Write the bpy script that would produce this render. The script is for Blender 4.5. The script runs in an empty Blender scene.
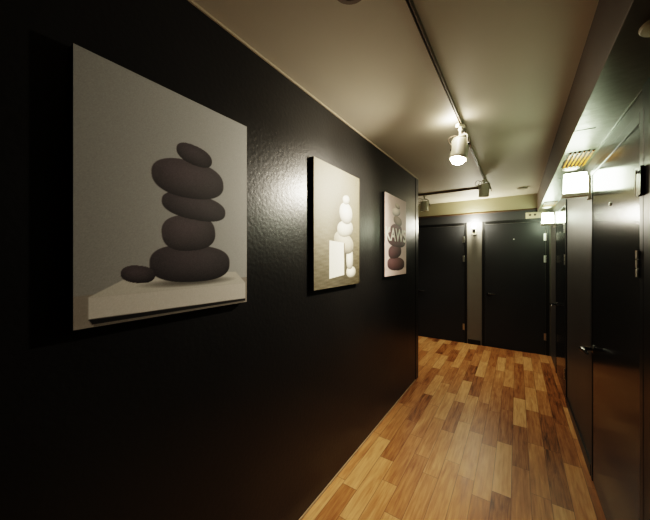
import bpy, bmesh, math, random
import numpy as np
from mathutils import Vector, Matrix
random.seed(4)
C = bpy.context.scene.collection
PI = math.pi

# ------------------------------------------------------------------ measures (metres)
XL, XR = -0.996, 0.413          # faces of the left and right walls
YB = 5.33                       # face of the far wall
YE = 3.50                       # where the left wall ends
H = 2.40                        # ceiling
ZS = 2.12                       # underside of the soffit
CAM_Z = 1.456

# ------------------------------------------------------------------ materials
def new_mat(name):
    m = bpy.data.materials.new(name); m.use_nodes = True
    nt = m.node_tree
    return m, nt, nt.nodes['Principled BSDF']

def link(nt, a, b): nt.links.new(a, b)

def node(nt, kind, **kw):
    n = nt.nodes.new(kind)
    for k, v in kw.items(): setattr(n, k, v)
    return n

def math_node(nt, op, a, b=None):
    n = node(nt, 'ShaderNodeMath', operation=op)
    for i, v in enumerate((a, b)):
        if v is None: continue
        if isinstance(v, (int, float)): n.inputs[i].default_value = v
        else: link(nt, v, n.inputs[i])
    return n.outputs[0]

def paint(name, col, rough, bump=0.0, scale=30.0, mottle=0.12, dist=0.002, rvar=0.0, spec=0.5, metal=0.0, detail=4.0):
    m, nt, b = new_mat(name)
    b.inputs['Roughness'].default_value = rough
    b.inputs['Specular IOR Level'].default_value = spec
    b.inputs['Metallic'].default_value = metal
    geo = node(nt, 'ShaderNodeNewGeometry')
    nz = node(nt, 'ShaderNodeTexNoise'); nz.inputs['Scale'].default_value = scale; nz.inputs['Detail'].default_value = detail
    link(nt, geo.outputs['Position'], nz.inputs['Vector'])
    n2 = node(nt, 'ShaderNodeTexNoise'); n2.inputs['Scale'].default_value = 2.3; n2.inputs['Detail'].default_value = 5
    link(nt, geo.outputs['Position'], n2.inputs['Vector'])
    mx = node(nt, 'ShaderNodeMix', data_type='RGBA')
    lo = [c * (1 - mottle) for c in col]; hi = [c * (1 + mottle) for c in col]
    mx.inputs['A'].default_value = (*lo, 1); mx.inputs['B'].default_value = (*hi, 1)
    link(nt, n2.outputs['Fac'], mx.inputs['Factor'])
    link(nt, mx.outputs['Result'], b.inputs['Base Color'])
    if rvar:
        r = math_node(nt, 'MULTIPLY_ADD', n2.outputs['Fac'], rvar)
        r.node.inputs[2].default_value = rough - rvar / 2
        link(nt, r, b.inputs['Roughness'])
    if bump:
        bp = node(nt, 'ShaderNodeBump'); bp.inputs['Strength'].default_value = bump; bp.inputs['Distance'].default_value = dist
        link(nt, nz.outputs['Fac'], bp.inputs['Height'])
        link(nt, bp.outputs['Normal'], b.inputs['Normal'])
    return m

def emit(name, col, strength):
    m, nt, b = new_mat(name)
    b.inputs['Base Color'].default_value = (0.8, 0.8, 0.8, 1)
    b.inputs['Emission Color'].default_value = (*col, 1)
    b.inputs['Emission Strength'].default_value = strength
    return m

def floor_material():
    m, nt, b = new_mat('wood_plank_floor')
    geo = node(nt, 'ShaderNodeNewGeometry')
    sep = node(nt, 'ShaderNodeSeparateXYZ'); link(nt, geo.outputs['Position'], sep.inputs[0])
    W, LEN = 0.100, 0.58
    xs = math_node(nt, 'DIVIDE', math_node(nt, 'ADD', sep.outputs['X'], 5.03), W)
    row = math_node(nt, 'FLOOR', xs)
    wn = node(nt, 'ShaderNodeTexWhiteNoise', noise_dimensions='1D'); link(nt, row, wn.inputs['W'])
    ys = math_node(nt, 'ADD', math_node(nt, 'DIVIDE', math_node(nt, 'ADD', sep.outputs['Y'], 7.0), LEN), wn.outputs['Value'])
    col = math_node(nt, 'FLOOR', ys)
    cmb = node(nt, 'ShaderNodeCombineXYZ'); link(nt, row, cmb.inputs[0]); link(nt, col, cmb.inputs[1])
    pid = node(nt, 'ShaderNodeTexWhiteNoise', noise_dimensions='2D'); link(nt, cmb.outputs[0], pid.inputs['Vector'])
    # grain: noise stretched along the plank, shifted per plank
    sc = node(nt, 'ShaderNodeVectorMath', operation='MULTIPLY'); sc.inputs[1].default_value = (70, 4.0, 1)
    link(nt, geo.outputs['Position'], sc.inputs[0])
    ad = node(nt, 'ShaderNodeVectorMath', operation='MULTIPLY_ADD'); ad.inputs[1].default_value = (37, 53, 11)
    link(nt, pid.outputs['Color'], ad.inputs[0]); link(nt, sc.outputs[0], ad.inputs[2])
    gr = node(nt, 'ShaderNodeTexNoise'); gr.inputs['Scale'].default_value = 1.0; gr.inputs['Detail'].default_value = 7; gr.inputs['Roughness'].default_value = 0.62; gr.inputs['Distortion'].default_value = 0.5
    link(nt, ad.outputs[0], gr.inputs['Vector'])
    sc2 = node(nt, 'ShaderNodeVectorMath', operation='MULTIPLY'); sc2.inputs[1].default_value = (0.24, 0.75, 1)
    link(nt, ad.outputs[0], sc2.inputs[0])
    kn = node(nt, 'ShaderNodeTexNoise'); kn.inputs['Scale'].default_value = 1.0; kn.inputs['Detail'].default_value = 5; kn.inputs['Distortion'].default_value = 1.2
    link(nt, sc2.outputs[0], kn.inputs['Vector'])
    t = math_node(nt, 'ADD', math_node(nt, 'MULTIPLY', pid.outputs['Value'], 0.40),
                  math_node(nt, 'ADD', math_node(nt, 'MULTIPLY', gr.outputs['Fac'], 0.62), math_node(nt, 'MULTIPLY', kn.outputs['Fac'], 0.42)))
    rp = node(nt, 'ShaderNodeValToRGB')
    e = rp.color_ramp.elements
    e[0].position = 0.40; e[0].color = (0.100, 0.036, 0.011, 1)
    e[1].position = 0.98; e[1].color = (0.76, 0.455, 0.205, 1)
    x = e.new(0.56); x.color = (0.35, 0.142, 0.046, 1)
    x = e.new(0.76); x.color = (0.56, 0.275, 0.105, 1)
    link(nt, t, rp.inputs[0])
    # seams
    fx = math_node(nt, 'FRACT', xs); fy = math_node(nt, 'FRACT', ys)
    dx = math_node(nt, 'MULTIPLY', math_node(nt, 'MINIMUM', fx, math_node(nt, 'SUBTRACT', 1.0, fx)), W)
    dy = math_node(nt, 'MULTIPLY', math_node(nt, 'MINIMUM', fy, math_node(nt, 'SUBTRACT', 1.0, fy)), LEN)
    d = math_node(nt, 'MINIMUM', dx, dy)
    mr = node(nt, 'ShaderNodeMapRange'); mr.inputs['From Min'].default_value = 0.0006; mr.inputs['From Max'].default_value = 0.0022
    mr.inputs['To Min'].default_value = 0.38; mr.inputs['To Max'].default_value = 1.0
    link(nt, d, mr.inputs['Value'])
    mu = node(nt, 'ShaderNodeVectorMath', operation='SCALE'); link(nt, rp.outputs[0], mu.inputs[0]); link(nt, mr.outputs[0], mu.inputs['Scale'])
    link(nt, mu.outputs[0], b.inputs['Base Color'])
    b.inputs['Specular IOR Level'].default_value = 0.38
    rr = math_node(nt, 'MULTIPLY_ADD', gr.outputs['Fac'], 0.25); rr.node.inputs[2].default_value = 0.25
    link(nt, rr, b.inputs['Roughness'])
    bp = node(nt, 'ShaderNodeBump'); bp.inputs['Strength'].default_value = 0.35; bp.inputs['Distance'].default_value = 0.001
    hh = math_node(nt, 'ADD', mr.outputs[0], math_node(nt, 'MULTIPLY', gr.outputs['Fac'], 0.5))
    link(nt, hh, bp.inputs['Height']); link(nt, bp.outputs['Normal'], b.inputs['Normal'])
    return m

def slat_wood():
    m, nt, b = new_mat('honey_wood')
    geo = node(nt, 'ShaderNodeNewGeometry')
    sc = node(nt, 'ShaderNodeVectorMath', operation='MULTIPLY'); sc.inputs[1].default_value = (90, 9, 30)
    link(nt, geo.outputs['Position'], sc.inputs[0])
    nz = node(nt, 'ShaderNodeTexNoise'); nz.inputs['Scale'].default_value = 1; link(nt, sc.outputs[0], nz.inputs['Vector'])
    rp = node(nt, 'ShaderNodeValToRGB'); e = rp.color_ramp.elements
    e[0].position = .3; e[0].color = (0.24, 0.085, 0.008, 1); e[1].position = .75; e[1].color = (0.46, 0.20, 0.030, 1)
    link(nt, nz.outputs['Fac'], rp.inputs[0]); link(nt, rp.outputs[0], b.inputs['Base Color'])
    b.inputs['Roughness'].default_value = .5
    return m

def print_material():
    m, nt, b = new_mat('printed_canvas')
    at = node(nt, 'ShaderNodeAttribute', attribute_name='print_tone')
    link(nt, at.outputs['Color'], b.inputs['Base Color'])
    b.inputs['Roughness'].default_value = 0.6; b.inputs['Specular IOR Level'].default_value = 0.25
    geo = node(nt, 'ShaderNodeNewGeometry')
    nz = node(nt, 'ShaderNodeTexNoise'); nz.inputs['Scale'].default_value = 420; nz.inputs['Detail'].default_value = 2
    link(nt, geo.outputs['Position'], nz.inputs['Vector'])
    bp = node(nt, 'ShaderNodeBump'); bp.inputs['Strength'].default_value = 0.12; bp.inputs['Distance'].default_value = 0.001
    link(nt, nz.outputs['Fac'], bp.inputs['Height']); link(nt, bp.outputs['Normal'], b.inputs['Normal'])
    return m

M = dict(
    black_wall=paint('black_satin_wall_paint', (0.0145, 0.0138, 0.0132), 0.34, spec=.42, bump=0.25, scale=55, dist=0.004, rvar=0.16, detail=6),
    black_trim=paint('black_trim_paint', (0.009, 0.009, 0.009), 0.35, bump=0.1, scale=60),
    door=paint('black_door_paint', (0.012, 0.012, 0.012), 0.16, bump=0.06, scale=30, dist=0.002, rvar=0.06, spec=0.19),
    door_end=paint('charcoal_door_paint', (0.036, 0.037, 0.039), 0.32, bump=0.10, scale=40, rvar=0.10, spec=.3),
    grey_far=paint('lightened_far_wall_grey', (0.19, 0.18, 0.16), 0.45, bump=0.2, scale=60, dist=0.003),  # right wall grey, lightened to make up for weak light at the end
    grey_wall=paint('dark_grey_wall_paint', (0.066, 0.062, 0.058), 0.42, bump=0.2, scale=60, dist=0.003, rvar=0.1),
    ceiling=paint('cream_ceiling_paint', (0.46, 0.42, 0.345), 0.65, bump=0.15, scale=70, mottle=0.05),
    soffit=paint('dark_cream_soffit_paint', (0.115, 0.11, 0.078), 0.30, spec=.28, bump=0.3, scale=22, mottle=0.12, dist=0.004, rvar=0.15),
    band=paint('charcoal_band_paint', (0.06, 0.061, 0.064), 0.35, bump=.15, scale=50),
    soffit_side=paint('shaded_soffit_side', (0.07, 0.048, 0.032), 0.6, bump=.15, scale=50),  # shade on the soffit's vertical face, put into a dark brown colour
    beam=paint('olive_cream_beam_paint', (0.37, 0.34, 0.23), 0.55, bump=0.15, scale=50, mottle=0.08),
    caulk=paint('pale_caulk', (0.40, 0.34, 0.25), 0.6),
    skirting=paint('pale_floor_edge', (0.50, 0.36, 0.22), 0.5),
    brown=paint('beam_shade_strip', (0.075, 0.040, 0.018), 0.5, bump=.1),  # colour of the shadow line below the beam
    steel=paint('brushed_steel', (0.62, 0.61, 0.57), 0.32, metal=1.0, mottle=0.05),
    dark_metal=paint('black_metal', (0.012, 0.012, 0.012), 0.22, spec=0.7),
    spot_grey=paint('grey_spot_enamel', (0.52, 0.50, 0.40), 0.45, mottle=0.04),
    track=paint('grey_bronze_track', (0.16, 0.125, 0.09), 0.45),
    white_plastic=paint('white_plastic', (0.72, 0.70, 0.62), 0.45, mottle=0.03),
    cream_plastic=paint('cream_plastic', (0.70, 0.62, 0.45), 0.45, mottle=0.08),
    rim_brown=paint('brown_rim', (0.10, 0.065, 0.045), 0.4),
    canvas_edge=paint('black_canvas_edge', (0.006, 0.006, 0.006), 0.6),
    cast_iron=paint('lantern_metal', (0.42, 0.39, 0.28), 0.45, mottle=.05),
    dark_void=paint('dark_recess', (0.02, 0.015, 0.01), 0.7),
    wood=slat_wood(), floor=floor_material(), print=print_material(),
    lantern_glass=emit('lit_opal_glass', (0.86, 1.0, 0.70), 19.0),
    spot_bulb=emit('lit_warm_lamp', (1.0, 0.88, 0.66), 60.0),
    sconce_bulb=emit('lit_sconce_lamp', (1.0, 0.93, 0.74), 45.0),
    down_disc=emit('lit_downlight_disc', (1.0, 0.95, 0.78), 1.6),
    letter=paint('white_lettering', (0.86, 0.84, 0.76), 0.6, mottle=.02),
)

# ------------------------------------------------------------------ mesh helpers
def add_box(bm, x0, y0, z0, x1, y1, z1, mi=0):
    v = [bm.verts.new(p) for p in ((x0,y0,z0),(x1,y0,z0),(x1,y1,z0),(x0,y1,z0),(x0,y0,z1),(x1,y0,z1),(x1,y1,z1),(x0,y1,z1))]
    for f in ((3,2,1,0),(4,5,6,7),(0,1,5,4),(1,2,6,5),(2,3,7,6),(3,0,4,7)):
        bm.faces.new([v[i] for i in f]).material_index = mi

def frame_of(d):
    d = Vector(d).normalized()
    u = Vector((0, 0, 1)) if abs(d.z) < .9 else Vector((1, 0, 0))
    a = d.cross(u).normalized(); return a, d.cross(a).normalized()

def add_tube(bm, pts, radii, seg=12, caps=True):
    pts = [Vector(p) for p in pts]
    if isinstance(radii, (int, float)): radii = [radii] * len(pts)
    rings = []
    a0 = None
    for i, p in enumerate(pts):
        d = (pts[min(i+1, len(pts)-1)] - pts[max(i-1, 0)])
        a, b = frame_of(d)
        if a0 is not None and a.dot(a0) < 0: a, b = -a, -b
        a0 = a
        rings.append([bm.verts.new(p + (a * math.cos(2*PI*k/seg) + b * math.sin(2*PI*k/seg)) * radii[i]) for k in range(seg)])
    for r, s in zip(rings, rings[1:]):
        for k in range(seg):
            bm.faces.new((r[k], r[(k+1) % seg], s[(k+1) % seg], s[k]))
    if caps:
        bm.faces.new(rings[0][::-1]); bm.faces.new(rings[-1])

def add_lathe(bm, prof, seg=28, mat=Matrix()):
    """profile of (radius, height) turned about z, then moved by mat"""
    rings = []
    for r, z in prof:
        if r < 1e-6: rings.append([bm.verts.new(mat @ Vector((0, 0, z)))])
        else: rings.append([bm.verts.new(mat @ Vector((r*math.cos(2*PI*k/seg), r*math.sin(2*PI*k/seg), z))) for k in range(seg)])
    for r, s in zip(rings, rings[1:]):
        for k in range(seg):
            k2 = (k+1) % seg
            if len(r) == 1 and len(s) == 1: continue
            if len(r) == 1: bm.faces.new((r[0], s[k2], s[k]))
            elif len(s) == 1: bm.faces.new((r[k], r[k2], s[0]))
            else: bm.faces.new((r[k], r[k2], s[k2], s[k]))

def obj(name, bm, mat, parent=None, loc=(0,0,0), rotz=0, smooth=False, bevel=0):
    bmesh.ops.recalc_face_normals(bm, faces=bm.faces)
    me = bpy.data.meshes.new(name); bm.to_mesh(me); bm.free()
    for mm in (mat if isinstance(mat, (list, tuple)) else [mat]): me.materials.append(mm)
    if smooth: me.polygons.foreach_set('use_smooth', [True]*len(me.polygons)); me.set_sharp_from_angle(angle=math.radians(38))
    o = bpy.data.objects.new(name, me); C.objects.link(o)
    o.location = loc; o.rotation_euler = (0, 0, rotz)
    if parent: o.parent = parent
    if bevel:
        md = o.modifiers.new('Bevel', 'BEVEL'); md.width = bevel; md.segments = 2; md.limit_method = 'ANGLE'
    return o

def tag(o, label=None, cat=None, group=None, kind=None):
    if label: o['label'] = label
    if cat: o['category'] = cat
    if group: o['group'] = group
    if kind: o['kind'] = kind
    return o

def thing(name, label, cat, loc, rotz=0, group=None):
    o = bpy.data.objects.new(name, None); C.objects.link(o); o.empty_display_size = .05
    o.location = loc; o.rotation_euler = (0, 0, rotz)
    return tag(o, label, cat, group)

def copy_thing(root, loc, label, rotz=None):
    r = root.copy(); C.objects.link(r); r.location = loc; r['label'] = label
    if rotz is not None: r.rotation_euler = (0, 0, rotz)
    for ch in list(root.children):
        c = ch.copy(); C.objects.link(c); c.parent = r
        for g in list(ch.children):
            d = g.copy(); C.objects.link(d); d.parent = c
    return r

def box_obj(name, b, mat, parent=None, bevel=0, loc=(0,0,0)):
    bm = bmesh.new(); add_box(bm, *b); return obj(name, bm, mat, parent, loc=loc, bevel=bevel)

def struct(name, boxes, mat, label, cat, bevel=0):
    bm = bmesh.new()
    for b in boxes: add_box(bm, *b)
    return tag(obj(name, bm, mat, bevel=bevel), label, cat, kind='structure')

# ------------------------------------------------------------------ the setting
struct('floor', [(-2.4, -1.6, -0.1, XR+.12, YB+.12, 0)], M['floor'], 'honey brown wood plank floor of the corridor', 'floor')
struct('ceiling', [(-2.4, -1.6, H, XR+.12, YB+.12, H+.1)], M['ceiling'], 'plain cream painted corridor ceiling', 'ceiling')
struct('wall_left', [(XL-.12, -1.5, 0, XL, 3.385, H)], M['black_wall'], 'long glossy black wall carrying the three prints', 'wall')
struct('trim_1', [(XL-.12, 3.390, 0, XL+.004, YE, H)], M['black_wall'], 'narrow glossy black post ending the left wall', 'wall end', bevel=.004)
struct('wall_right', [(XR, -1.5, 0, XR+.12, YB+.12, H)], M['grey_wall'], 'dark grey right wall with two black doors', 'wall')
struct('trim_8', [(XR-.008, -1.5, 0, XR, 1.614, ZS)], M['black_trim'], 'black panelled edge of right wall nearest the viewer', 'wall panel')
struct('wall_far', [(-2.4, YB, 0, XR, YB+.12, H)], M['grey_far'], 'dark grey end wall between and above two black doors', 'wall')
struct('wall_near', [(-2.4, -1.6, 0, XR+.12, -1.5, H)], M['black_wall'], 'black wall closing the corridor behind the viewer', 'wall')
struct('wall_alcove', [(-2.4, -1.5, 0, -2.3, YB, H), (-2.3, YE-.1, 0, XL-.12, YE, H)], M['grey_wall'], 'dark grey wall of the side alcove behind the left wall', 'wall')
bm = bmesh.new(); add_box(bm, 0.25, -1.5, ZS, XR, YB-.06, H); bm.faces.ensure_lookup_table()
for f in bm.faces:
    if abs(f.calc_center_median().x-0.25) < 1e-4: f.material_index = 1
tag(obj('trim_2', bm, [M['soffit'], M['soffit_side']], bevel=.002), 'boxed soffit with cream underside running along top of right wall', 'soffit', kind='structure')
struct('trim_3', [(-2.3, YB-.06, 2.185, XR, YB, H)], M['beam'], 'cream beam across the top of the end wall', 'beam', bevel=.003)
struct('trim_4', [(-2.3, YB-.064, 2.170, 0.25, YB, 2.185)], M['brown'], 'thin dark brown strip standing for shade under end wall beam', 'trim')  # strip added to draw the shadow of the beam overhang
struct('trim_5', [(XL, -1.5, H-.010, XL+.007, YE, H)], M['caulk'], 'thin pale bead where black wall meets ceiling', 'trim')
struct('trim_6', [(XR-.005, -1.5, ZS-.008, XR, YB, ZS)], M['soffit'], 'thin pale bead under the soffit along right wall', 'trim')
struct('baseboard_left', [(XL, -1.5, 0, XL+.007, 3.385, .012)], M['skirting'], 'thin pale wooden edge strip under the black left wall', 'baseboard')
struct('baseboard_right', [(XR-.010, 2.56, 0, XR, 3.66, .075)], M['black_trim'], 'low black baseboard on grey pier between right doors', 'baseboard')
struct('baseboard_far', [(-.685, YB-.012, 0, -.50, YB, .075)], M['black_trim'], 'low black baseboard on grey pier between end doors', 'baseboard')
struct('trim_7', [(0.252, 1.985, ZS-.0015, 0.335, 1.989, ZS)], M['dark_void'], 'dark hairline panel joint across the soffit underside', 'joint')
struct('trim_9', [(-2.3, YB-.010, 2.035, XR, YB, 2.170)], M['band'], 'dark painted band above the two end doors', 'wall band')

# ------------------------------------------------------------------ doors
def lever(parent):
    """lever handle at the local origin, door face in the XZ plane, room on -Y, lever pointing +X"""
    bm = bmesh.new(); add_lathe(bm, [(0,0),(.027,0),(.027,.006),(.024,.010),(.011,.012),(.011,.03)], 24, Matrix.Rotation(PI/2, 4, 'X'))
    obj('rosette', bm, M['dark_metal'], parent, smooth=True)
    bm = bmesh.new()
    add_tube(bm, [(0,-.012,0),(0,-.040,0),(.003,-.052,0),(.014,-.060,0),(.035,-.062,.002),(.075,-.060,.003),(.110,-.055,0),(.122,-.050,-.003)],
             [.010,.011,.014,.016,.014,.011,.009,.005], 14)
    obj('lever', bm, M['dark_metal'], parent, smooth=True)

def door(name, loc, rotz, w, top, label, near=False, peep=True, hinge_z=(0.22, 1.375, 1.70), handle_z=0.87, mat='door'):
    bm = bmesh.new(); add_box(bm, 0, -.006, .006, w, 0, top)
    d = obj(name, bm, M[mat], loc=loc, rotz=rotz, bevel=.002); tag(d, label, 'door', kind='structure')
    bm = bmesh.new(); J = .042
    add_box(bm, -J-.003, -.009, 0, -.003, 0, top+.05); add_box(bm, w+.003, -.009, 0, w+J+.003, 0, top+.05)
    add_box(bm, -.003, -.009, top+.004, w+.003, 0, top+.05)
    obj('door_frame', bm, M['black_trim'], d, bevel=.003)
    for z in hinge_z:
        bm = bmesh.new()
        add_box(bm, w-.022, -.0095, z, w+.002, -.006, z+.105)
        for k in range(3): add_tube(bm, [(w+.004, -.014, z+.037*k), (w+.004, -.014, z+.037*k+.033)], .007, 12)
        obj('hinge', bm, M['steel'], d)
        if near and z > 1.6:
            bm = bmesh.new(); add_box(bm, w+.012, -.020, z-.004, w+.06, -.009, z+.108); add_tube(bm, [(w+.024,-.022,z+.085),(w+.040,-.027,z+.094),(w+.058,-.022,z+.084)], .003, 8)
            obj('hinge_plate', bm, M['dark_metal'], d, bevel=.002)
    h = bpy.data.objects.new('door_handle', None); C.objects.link(h); h.parent = d; h.location = (.048, -.006, handle_z); h.empty_display_size=.03
    lever(h)
    if peep:
        bm = bmesh.new(); add_lathe(bm, [(0,0),(.010,0),(.010,.004),(.006,.006),(0,.005)], 16, Matrix.Translation((w*.5, -.006, 1.733)) @ Matrix.Rotation(PI/2, 4, 'X'))
        obj('peephole', bm, M['steel'], d, smooth=True)
    return d

door('door_1', (XR, 2.502, 0), -PI/2, 0.858, 1.985, 'nearest black door on the right wall with steel hinges', near=True)
door('door_2', (XR, 4.575, 0), -PI/2, 0.835, 1.985, 'black door deeper along right wall beside the end corner')
door('door_3', (-.434, YB, 0), 0, 0.785, 1.985, 'right black end door with a peephole', handle_z=0.86, mat='door_end')
door('door_4', (-1.545, YB, 0), 0, 0.802, 1.985, 'left black end door beside the post of left wall', peep=False, handle_z=0.84, mat='door_end')

# ------------------------------------------------------------------ prints on the left wall
def srgb(c):
    c = np.asarray(c, float); return np.where(c <= .04045, c/12.92, ((c+.055)/1.055)**2.4)

def canvas(label, y0, y1, z0, z1, paint_fn, nx, ny, th=0.026):
    w, h = y1-y0, z1-z0
    t = thing('canvas_print', label, 'picture', (XL, (y0+y1)/2, z0), group='canvas prints on the black wall')
    bm = bmesh.new(); add_box(bm, 0, -w/2, 0, th-.003, w/2, h)
    obj('canvas_edge', bm, M['canvas_edge'], t)
    U, V = np.meshgrid(np.linspace(0, 1, nx), np.linspace(0, 1, ny))      # u left to right, v top to bottom
    img = np.clip(paint_fn(U, V), 0, 1)
    co = np.stack([np.full(U.shape, th), (U-.5)*w, (1-V)*h], -1).reshape(-1, 3)
    idx = np.arange(nx*ny).reshape(ny, nx)
    q = np.stack([idx[1:, :-1], idx[1:, 1:], idx[:-1, 1:], idx[:-1, :-1]], -1).reshape(-1, 4)
    me = bpy.data.meshes.new('printed_face'); me.from_pydata(co.tolist(), [], q.tolist())
    a = me.color_attributes.new('print_tone', 'FLOAT_COLOR', 'POINT')
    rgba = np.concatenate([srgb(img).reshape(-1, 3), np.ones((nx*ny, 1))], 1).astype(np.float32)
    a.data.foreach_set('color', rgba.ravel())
    me.materials.append(M['print']); me.update()
    o = bpy.data.objects.new('printed_face', me); C.objects.link(o); o.parent = t
    return t, w, h

def stone(img, U, V, cx, cy, rx, ry, tone, rot=0, asp=.76, power=2.3, rim=.5, lx=-.3, ly=-.55):
    """a smooth rounded pebble of a plain still-life print, drawn into img"""
    c, s = math.cos(rot), math.sin(rot)
    dx, dy = (U-cx)*asp, (V-cy)
    X = (dx*c + dy*s) / (rx*asp); Y = (-dx*s + dy*c) / ry
    d = (np.abs(X)**power + np.abs(Y)**power)**(1/power)
    a = np.clip((1-d) * 38, 0, 1)[..., None]
    nz = np.sqrt(np.clip(1-d**2, 0, 1))
    sh = 0.55 + 0.45*nz + 0.38*np.clip(X*lx + Y*ly, -1, 1) + rim*0.22*np.clip((d-.8)/.2, 0, 1)*(Y < .2)
    col = np.asarray(tone)[None, None]*sh[..., None]
    img[:] = img*(1-a) + col*a

def poly(img, U, V, pts, tone):
    n = len(pts); a = np.full(U.shape, 1.0)
    area = sum(pts[i][0]*pts[(i+1)%n][1]-pts[(i+1)%n][0]*pts[i][1] for i in range(n)); sg = 1 if area > 0 else -1
    for i in range(n):
        (x0, y0), (x1, y1) = pts[i], pts[(i+1) % n]
        L = math.hypot(x1-x0, y1-y0)
        a = np.minimum(a, np.clip(((x1-x0)*(V-y0)-(y1-y0)*(U-x0))*sg/L*320+.5, 0, 1))
    a = a[..., None]; img[:] = img*(1-a)+np.asarray(tone)[None, None]*a

def grain(U, seed, amp):
    return np.random.default_rng(seed).normal(0, amp, U.shape)[..., None]

def paint_large(U, V):
    img = np.zeros(U.shape+(3,)); img[:] = (.69, .69, .68)
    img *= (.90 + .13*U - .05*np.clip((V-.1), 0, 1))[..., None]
    poly(img, U, V, [(-.1,.885),(1.1,.855),(1.1,1.1),(-.1,1.1)], (.60,.575,.545))
    poly(img, U, V, [(.245,.815),(.90,.825),(.985,.890),(.055,.890)], (.79,.775,.74))
    poly(img, U, V, [(.055,.890),(.985,.890),(.985,.978),(.055,.970)], (.82,.80,.77))
    poly(img, U, V, [(.055,.970),(.985,.978),(.985,.991),(.070,.990)], (.12,.11,.11))
    poly(img, U, V, [(.075,.9905),(.97,.9905),(.97,1.0),(.075,1.0)], (.45,.43,.40))
    d, m = (.30,.275,.29), (.335,.305,.32)
    sh = np.clip(1-(((U-.58)/.33)**2+((V-.862)/.022)**2), 0, 1)[..., None]; img *= 1-.5*sh
    stone(img, U, V, .585, .775, .265, .088, d, .02, power=2.6)
    stone(img, U, V, .560, .630, .175, .085, m, -.10, power=2.5)
    stone(img, U, V, .600, .505, .215, .062, d, .06, power=2.4)
    stone(img, U, V, .565, .378, .235, .090, m, -.05, power=2.35)
    stone(img, U, V, .590, .258, .120, .048, d, .10)
    stone(img, U, V, .270, .815, .085, .036, m, .15)
    return img + grain(U, 1, .012)

def paint_pale(U, V):
    img = np.zeros(U.shape+(3,)); img[:] = (.53, .505, .44)
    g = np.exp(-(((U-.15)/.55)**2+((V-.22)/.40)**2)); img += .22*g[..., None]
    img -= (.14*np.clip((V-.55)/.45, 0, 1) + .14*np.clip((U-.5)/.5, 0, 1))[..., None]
    img += (.035*np.sin(V*150)*np.sin(U*23+np.floor(V*24)*2.1)*np.clip((V-.42)*4, 0, 1))[..., None]
    p = (.95, .93, .86)
    sh = np.exp(-(((U-.58)/.22)**2+((V-.60)/.34)**2)); img *= (1-.35*sh)[..., None]
    stone(img, U, V, .78, .885, .120, .050, p, 0)
    stone(img, U, V, .745, .770, .085, .090, p, 0, power=2.8)
    stone(img, U, V, .610, .625, .235, .090, (.80,.77,.70), .2)
    stone(img, U, V, .640, .500, .190, .072, p, -.12)
    stone(img, U, V, .655, .365, .155, .095, (1.0,.98,.92), .06, power=2.2)
    stone(img, U, V, .66, .245, .085, .040, p, -.15)
    poly(img, U, V, [(.290,.615),(.600,.625),(.610,.905),(.285,.925)], (1.0,.985,.93))
    poly(img, U, V, [(.600,.625),(.625,.632),(.632,.890),(.610,.905)], (.42,.39,.34))
    return img + grain(U, 2, .015)

def paint_rose(U, V):
    img = np.zeros(U.shape+(3,)); img[:] = (.86, .78, .765)
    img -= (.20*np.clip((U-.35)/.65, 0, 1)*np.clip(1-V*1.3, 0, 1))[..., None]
    poly(img, U, V, [(-.1,.93),(1.1,.915),(1.1,1.1),(-.1,1.1)], (.92,.83,.81))
    m, k, p = (.40,.29,.30), (.47,.35,.355), (.93,.88,.85)
    stone(img, U, V, .50, .855, .400, .085, k, .03, power=2.6)
    stone(img, U, V, .44, .700, .300, .085, m, -.08, power=2.5)
    stone(img, U, V, .53, .545, .430, .095, m, .04, power=2.6)
    stone(img, U, V, .50, .425, .270, .080, m, -.06, power=2.5)
    stone(img, U, V, .57, .300, .200, .060, (.62,.55,.50), .08)
    stone(img, U, V, .50, .190, .190, .052, p, -.10)
    stone(img, U, V, .56, .110, .110, .032, (.78,.72,.67), .1)
    return img + grain(U, 3, .012)

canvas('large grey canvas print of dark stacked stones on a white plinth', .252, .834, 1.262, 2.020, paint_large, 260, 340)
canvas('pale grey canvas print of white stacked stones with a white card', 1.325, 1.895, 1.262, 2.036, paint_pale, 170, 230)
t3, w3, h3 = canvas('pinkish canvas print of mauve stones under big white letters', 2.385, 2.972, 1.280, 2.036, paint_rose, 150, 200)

cu = bpy.data.curves.new('word', 'FONT'); cu.body = 'KAWS'; cu.size = .2; cu.align_x = 'CENTER'; cu.offset = .0035; cu.extrude = .0006
tmp = bpy.data.objects.new('word', cu); C.objects.link(tmp)
dg = bpy.context.evaluated_depsgraph_get()
me = bpy.data.meshes.new_from_object(tmp.evaluated_get(dg))
bpy.data.objects.remove(tmp); me.name = 'lettering'
xs = [v.co.x for v in me.vertices]; ys = [v.co.y for v in me.vertices]
kx = .555/(max(xs)-min(xs)); ky = .128/(max(ys)-min(ys)); mx_ = (max(xs)+min(xs))/2; my_ = min(ys)
zc = .325
for v in me.vertices:
    x, y, z = v.co
    v.co = (0.0275 + z, (x-mx_)*kx, zc + (y-my_)*ky)
me.materials.clear(); me.materials.append(M['letter'])
o = bpy.data.objects.new('lettering', me); C.objects.link(o); o.parent = t3; o['label'] = 'white capital letters across the print'

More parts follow.
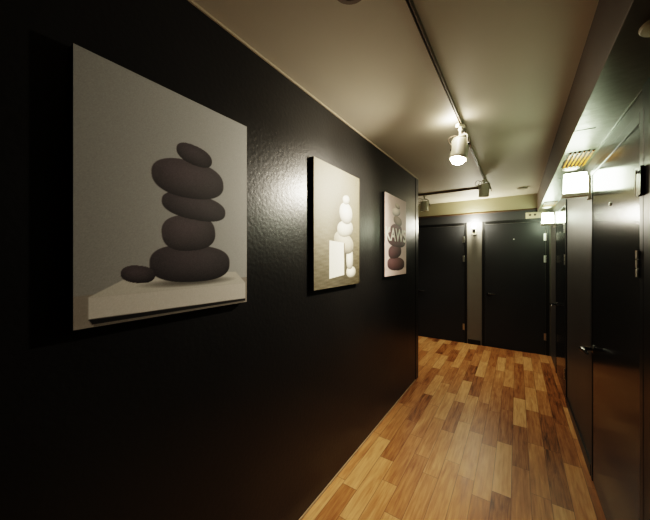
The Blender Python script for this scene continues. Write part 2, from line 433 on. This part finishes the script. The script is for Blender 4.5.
# ------------------------------------------------------------------ track lighting
XT = -.325
def track(label, x0, y0, x1, y1):
    t = thing('lighting_track', label, 'light track', ((x0+x1)/2, (y0+y1)/2, H))
    hx, hy = abs(x1-x0)/2, abs(y1-y0)/2
    bm = bmesh.new(); b = .007
    for s in (-1, 1):                                        # channel: top plate and two lips
        if hy > hx: add_box(bm, s*b if s < 0 else b-.003, -hy, -.026, -b+.003 if s < 0 else b, hy, 0)
        else: add_box(bm, -hx, s*b if s < 0 else b-.003, -.026, hx, -b+.003 if s < 0 else b, 0)
    if hy > hx: add_box(bm, -b+.003, -hy, -.012, b-.003, hy, 0)
    else: add_box(bm, -hx, -b+.003, -.012, hx, b-.003, 0)
    obj('channel', bm, M['track'], t)
    bm = bmesh.new()
    if hy > hx: add_box(bm, -.015, hy, -.028, .015, hy+.012, 0)
    else: add_box(bm, -hx-.012, -.015, -.028, -hx, .015, 0)
    obj('end_cap', bm, M['track'], t)
    return t
track('long dark lighting track running down the ceiling', XT, -1.2, XT, 4.40)
track('short dark lighting track crossing before the end wall beam', -2.0, 4.355, XT-.014, 4.355)

def spotlight(label, x, y, lit, yaw, tilt, top=2.374, drop=.055):
    t = thing('track_spotlight', label, 'spotlight', (x, y, top), yaw, 'spotlights on the ceiling tracks')
    bm = bmesh.new(); add_box(bm, -.013, -.032, -.022, .013, .032, 0); obj('track_adaptor', bm, M['spot_grey'], t, bevel=.003)
    bm = bmesh.new(); add_tube(bm, [(0,0,-.020),(0,0,-.022-drop)], .009, 12); add_lathe(bm, [(.009,-.03),(.015,-.032),(.015,-.042),(.009,-.044)], 16)
    obj('stem', bm, M['spot_grey'], t, smooth=True)
    zp = -.022-drop-.040
    bm = bmesh.new(); wv = .061                              # yoke: a flat strap bent over the can
    pts = [(-wv,zp-.045),(-wv,zp+.022),(-wv+.016,zp+.038),(wv-.016,zp+.038),(wv,zp+.022),(wv,zp-.045)]
    for (xa, za), (xb, zb) in zip(pts, pts[1:]):
        n = Vector((-(zb-za), 0, xb-xa)).normalized()*.003
        a = Vector((xa,0,za)); b2 = Vector((xb,0,zb)); q = []
        for yy in (-.010, .010):
            for p in (a-n, b2-n, b2+n, a+n): q.append(bm.verts.new((p.x, yy, p.z)))
        for f in ((0,1,2,3),(7,6,5,4),(0,4,5,1),(1,5,6,2),(2,6,7,3),(3,7,4,0)): bm.faces.new([q[i] for i in f])
    obj('yoke', bm, M['spot_grey'], t)
    for s in (-1, 1):
        bm = bmesh.new(); add_lathe(bm, [(0,0),(.011,0),(.011,.010),(.008,.013),(0,.013)], 16, Matrix.Translation((s*(wv+.003), 0, zp-.035)) @ Matrix.Rotation(s*PI/2, 4, 'Y'))
        obj('pivot_knob', bm, M['dark_metal'], t, smooth=True)
    R = Matrix.Translation((0,0,zp-.035)) @ Matrix.Rotation(tilt, 4, 'X')
    bm = bmesh.new(); r = .054
    add_lathe(bm, [(0,.052),(.020,.052),(.040,.050),(r-.004,.044),(r,.036),(r,-.070),(r+.002,-.074),(r+.002,-.096),(r-.003,-.098),(r-.006,-.096),(r-.010,-.070),(.030,-.055),(0,-.055)], 32, R)
    can = obj('lamp_can', bm, M['spot_grey'], t, smooth=True)
    bm = bmesh.new(); add_lathe(bm, ([(0,-.128),(.018,-.126),(.034,-.117),(.043,-.104),(.0435,-.075),(.028,-.056),(0,-.056)] if lit else [(0,-.0935),(.030,-.091),(.043,-.083),(.0435,-.068),(.028,-.056),(0,-.056)]), 28, R)
    b = obj('lamp', bm, M['spot_bulb'] if lit else M['white_plastic'], can, smooth=True)
    if lit: b['label'] = 'glowing warm white lamp face'
    bm = bmesh.new()
    lp = [(-.030+.036*math.cos(a)-.03, .012*math.sin(a*2), zp+.030+.030*math.sin(a)) for a in [2*PI*k/18 for k in range(19)]]
    add_tube(bm, lp, .0035, 8); add_tube(bm, [(.0,0,zp+.045),(.03,0,zp+.050),(.062,0,zp+.01),(.078,0,zp-.045),(.080,0,zp-.07)], .0045, 8)
    obj('cable', bm, M['track'], t, smooth=True)
    return t, R
SP1 = spotlight('glowing spotlight hanging from the middle of the long track', XT, 2.16, True, math.radians(-30), math.radians(-15), drop=.058)
spotlight('unlit grey spotlight near the far end of long track', XT, 3.86, False, math.radians(22), math.radians(4), drop=.008)
spotlight('small grey spotlight on the short cross track', -1.145, 4.355, False, math.radians(25), math.radians(3), drop=.04)

# ------------------------------------------------------------------ wall lanterns on the right wall
def lantern(label, y):
    t = thing('wall_lantern', label, 'wall lamp', (XR, y, 1.86), group='square lanterns beside the right doors')
    bm = bmesh.new(); add_box(bm, -.020, -.026, -.014, 0, .026, .140); add_box(bm, -.024, -.020, -.020, 0, .020, -.014)
    obj('back_plate', bm, M['white_plastic'], t, bevel=.002)
    bm = bmesh.new()
    add_box(bm, -.158, -.030, .008, -.020, .030, .014); add_box(bm, -.152, -.027, .014, -.021, .027, .032)
    obj('base_tray', bm, M['white_plastic'], t, bevel=.002)
    bm = bmesh.new(); x0, x1 = -.146, -.023; z0, z1 = .032, .168
    vs = [bm.verts.new(p) for p in ((x0,-.024,z0),(x1,-.024,z0),(x1,.024,z0),(x0,.024,z0),(x0+.004,-.022,z1),(x1-.002,-.022,z1),(x1-.002,.022,z1),(x0+.004,.022,z1))]
    for f in ((3,2,1,0),(4,5,6,7),(0,1,5,4),(1,2,6,5),(2,3,7,6),(3,0,4,7)): bm.faces.new([vs[i] for i in f])
    obj('glass_shade', bm, M['lantern_glass'], t, bevel=.006)
    return t
L1 = lantern('glowing white square lantern beside the nearest right door', 2.575)
copy_thing(L1, (XR, 4.69, 1.86), 'glowing white square lantern in the far right corner')

def slat_panel(label, y0, y1):
    t = thing('slatted_vent', label, 'vent', (.332, (y0+y1)/2, ZS), group='slatted wooden vents in the soffit')
    h = (y1-y0)/2
    bm = bmesh.new(); add_box(bm, -.062, -h, -.0025, .070, h, 0); obj('backing', bm, M['dark_void'], t)
    for k in range(6):
        x = -.052 + k*.0215
        bm = bmesh.new(); add_box(bm, x, -h+.004, -.010, x+.010, h-.004, -.0025); obj('slat', bm, M['wood'], t, bevel=.002)
    return t
V1 = slat_panel('honey wood slatted vent over the nearer lantern', 2.38, 2.74)
copy_thing(V1, (.332, 4.50, ZS), 'honey wood slatted vent over the far corner lantern')

def downlight(label, x, y):
    t = thing('recessed_downlight', label, 'downlight', (x, y, ZS), group='small round downlights in the soffit')
    bm = bmesh.new(); add_lathe(bm, [(.036,0),(.050,0),(.050,-.005),(.044,-.010),(.036,-.010)], 32); obj('rim', bm, M['white_plastic'], t, smooth=True)
    bm = bmesh.new(); add_lathe(bm, [(0,-.009),(.036,-.0085),(.036,-.002),(0,-.002)], 32); obj('diffuser', bm, M['down_disc'], t, smooth=True)
    return t
D1 = downlight('small round white downlight just beyond the nearer lantern', .335, 2.80)
copy_thing(D1, (.328, 4.80, ZS), 'small round white downlight above far corner lantern')

def ceiling_disc(name, label, cat, loc, r, rim, face, k=1.0):
    t = thing(name, label, cat, loc)
    bm = bmesh.new(); add_lathe(bm, [(r*.62,0),(r,0),(r,-.010*k),(r*.93,-.022*k),(r*.62,-.026*k)], 36); obj('rim', bm, rim, t, smooth=True)
    bm = bmesh.new(); add_lathe(bm, [(0,-.030*k),(r*.4,-.029*k),(r*.62,-.024*k),(r*.62,0),(0,0)], 36); obj('cover', bm, face, t, smooth=True)
    return t
ceiling_disc('smoke_detector', 'round white smoke detector under the soffit near the top right', 'smoke detector', (.345, 1.20, ZS), .050, M['cast_iron'], M['cast_iron'], .45)
ceiling_disc('ceiling_fixture', 'round dark brown fixture on ceiling cut by the photo top edge', 'ceiling fixture', (-.475, .862, H), .066, M['rim_brown'], M['rim_brown'])
ceiling_disc('ceiling_cover', 'flat round cream cover on ceiling before the end beam', 'ceiling cover', (.055, 4.72, H), .062, M['ceiling'], M['ceiling'])

# ------------------------------------------------------------------ sconce and plate on the end wall
t = thing('wall_sconce', 'small bright wall sconce on grey pier between end doors', 'wall lamp', (-.588, YB, 1.80))
bm = bmesh.new(); add_box(bm, -.030, -.014, .02, .030, 0, .15); obj('back_plate', bm, M['cast_iron'], t, bevel=.004)
bm = bmesh.new(); add_tube(bm, [(0,-.012,.045),(0,-.050,.040),(0,-.070,.052),(0,-.072,.070)], .007, 10); obj('arm', bm, M['dark_metal'], t, smooth=True)
bm = bmesh.new(); add_lathe(bm, [(0,.006),(.040,.012),(.045,.022),(.040,.026),(0,.026)], 28, Matrix.Translation((0,-.072,0))); obj('drip_dish', bm, M['dark_metal'], t, smooth=True)
bm = bmesh.new(); add_lathe(bm, [(0,.055),(.020,.055),(.024,.066),(.024,.118),(.018,.124),(0,.124)], 20, Matrix.Translation((0,-.072,0))); obj('lamp_holder', bm, M['dark_metal'], t, smooth=True)
bm = bmesh.new(); add_lathe(bm, [(0,.124),(.016,.125),(.030,.146),(.036,.170),(.030,.194),(.016,.208),(0,.212)], 24, Matrix.Translation((0,-.072,0))); obj('bulb', bm, M['sconce_bulb'], t, smooth=True)

t = thing('switch_plate', 'cream plate with two dark knobs above right end door', 'switch plate', (.235, YB-.010, 2.038))
bm = bmesh.new(); add_box(bm, -.125, -.022, 0, .125, 0, .092); obj('plate', bm, M['cream_plastic'], t, bevel=.004)
for x in (-.072, -.012):
    bm = bmesh.new(); add_lathe(bm, [(0,0),(.016,0),(.015,.010),(.010,.013),(0,.013)], 18, Matrix.Translation((x,-.022,.052)) @ Matrix.Rotation(PI/2, 4, 'X')); obj('knob', bm, M['rim_brown'], t, smooth=True)

# ------------------------------------------------------------------ lamps
def lamp(name, kind, loc, power, col, size=.03, aim=None, angle=100, blend=1.0):
    l = bpy.data.lights.new(name, kind); l.energy = power; l.color = col; l.shadow_soft_size = size
    o = bpy.data.objects.new(name, l); C.objects.link(o); o.location = loc
    if kind == 'SPOT': l.spot_size = math.radians(angle); l.spot_blend = blend
    if aim: o.rotation_euler = (Vector(aim)-Vector(loc)).to_track_quat('-Z', 'Y').to_euler()
    return o
WARM = (1.0, 0.895, 0.735)
hd = SP1[0]; yaw = hd.rotation_euler.z
mw = Matrix.Translation(hd.location) @ Matrix.Rotation(yaw, 4, 'Z') @ SP1[1]
tip = mw @ Vector((0, 0, -.140))
lamp('spot_beam', 'SPOT', tip, 52, WARM, .03, (-.95, 1.62, 1.60), 148, 1.0)
lamp('spot_spill', 'POINT', (XT-.03, 2.10, 2.345), 1.2, WARM, .02)
lamp('sconce_glow', 'POINT', (-.588, YB-.10, 2.02), 15.0, (1.0, .93, .74), .09)
lamp('far_spot_beam', 'SPOT', (-1.145, 4.35, 2.12), 15, WARM, .03, (-1.0, 4.3, 0), 120, 1.0)

w = bpy.data.worlds.new('World'); bpy.context.scene.world = w; w.use_nodes = True
w.node_tree.nodes['Background'].inputs[0].default_value = (0.02, 0.018, 0.015, 1)

# ------------------------------------------------------------------ camera
F = 285.0
cam = bpy.data.cameras.new('camera'); co = bpy.data.objects.new('camera', cam); C.objects.link(co)
cam.sensor_fit = 'HORIZONTAL'; cam.sensor_width = 36; cam.lens = F/650*36; cam.shift_y = -3/650; cam.clip_start = .02
co.location = (0, 0, CAM_Z); co.rotation_euler = (PI/2, 0, math.atan(192/F))
bpy.context.scene.camera = co
vs = bpy.context.scene.view_settings
vs.view_transform = 'Filmic'; vs.look = 'High Contrast'; vs.exposure = 1.22; vs.gamma = 1.0
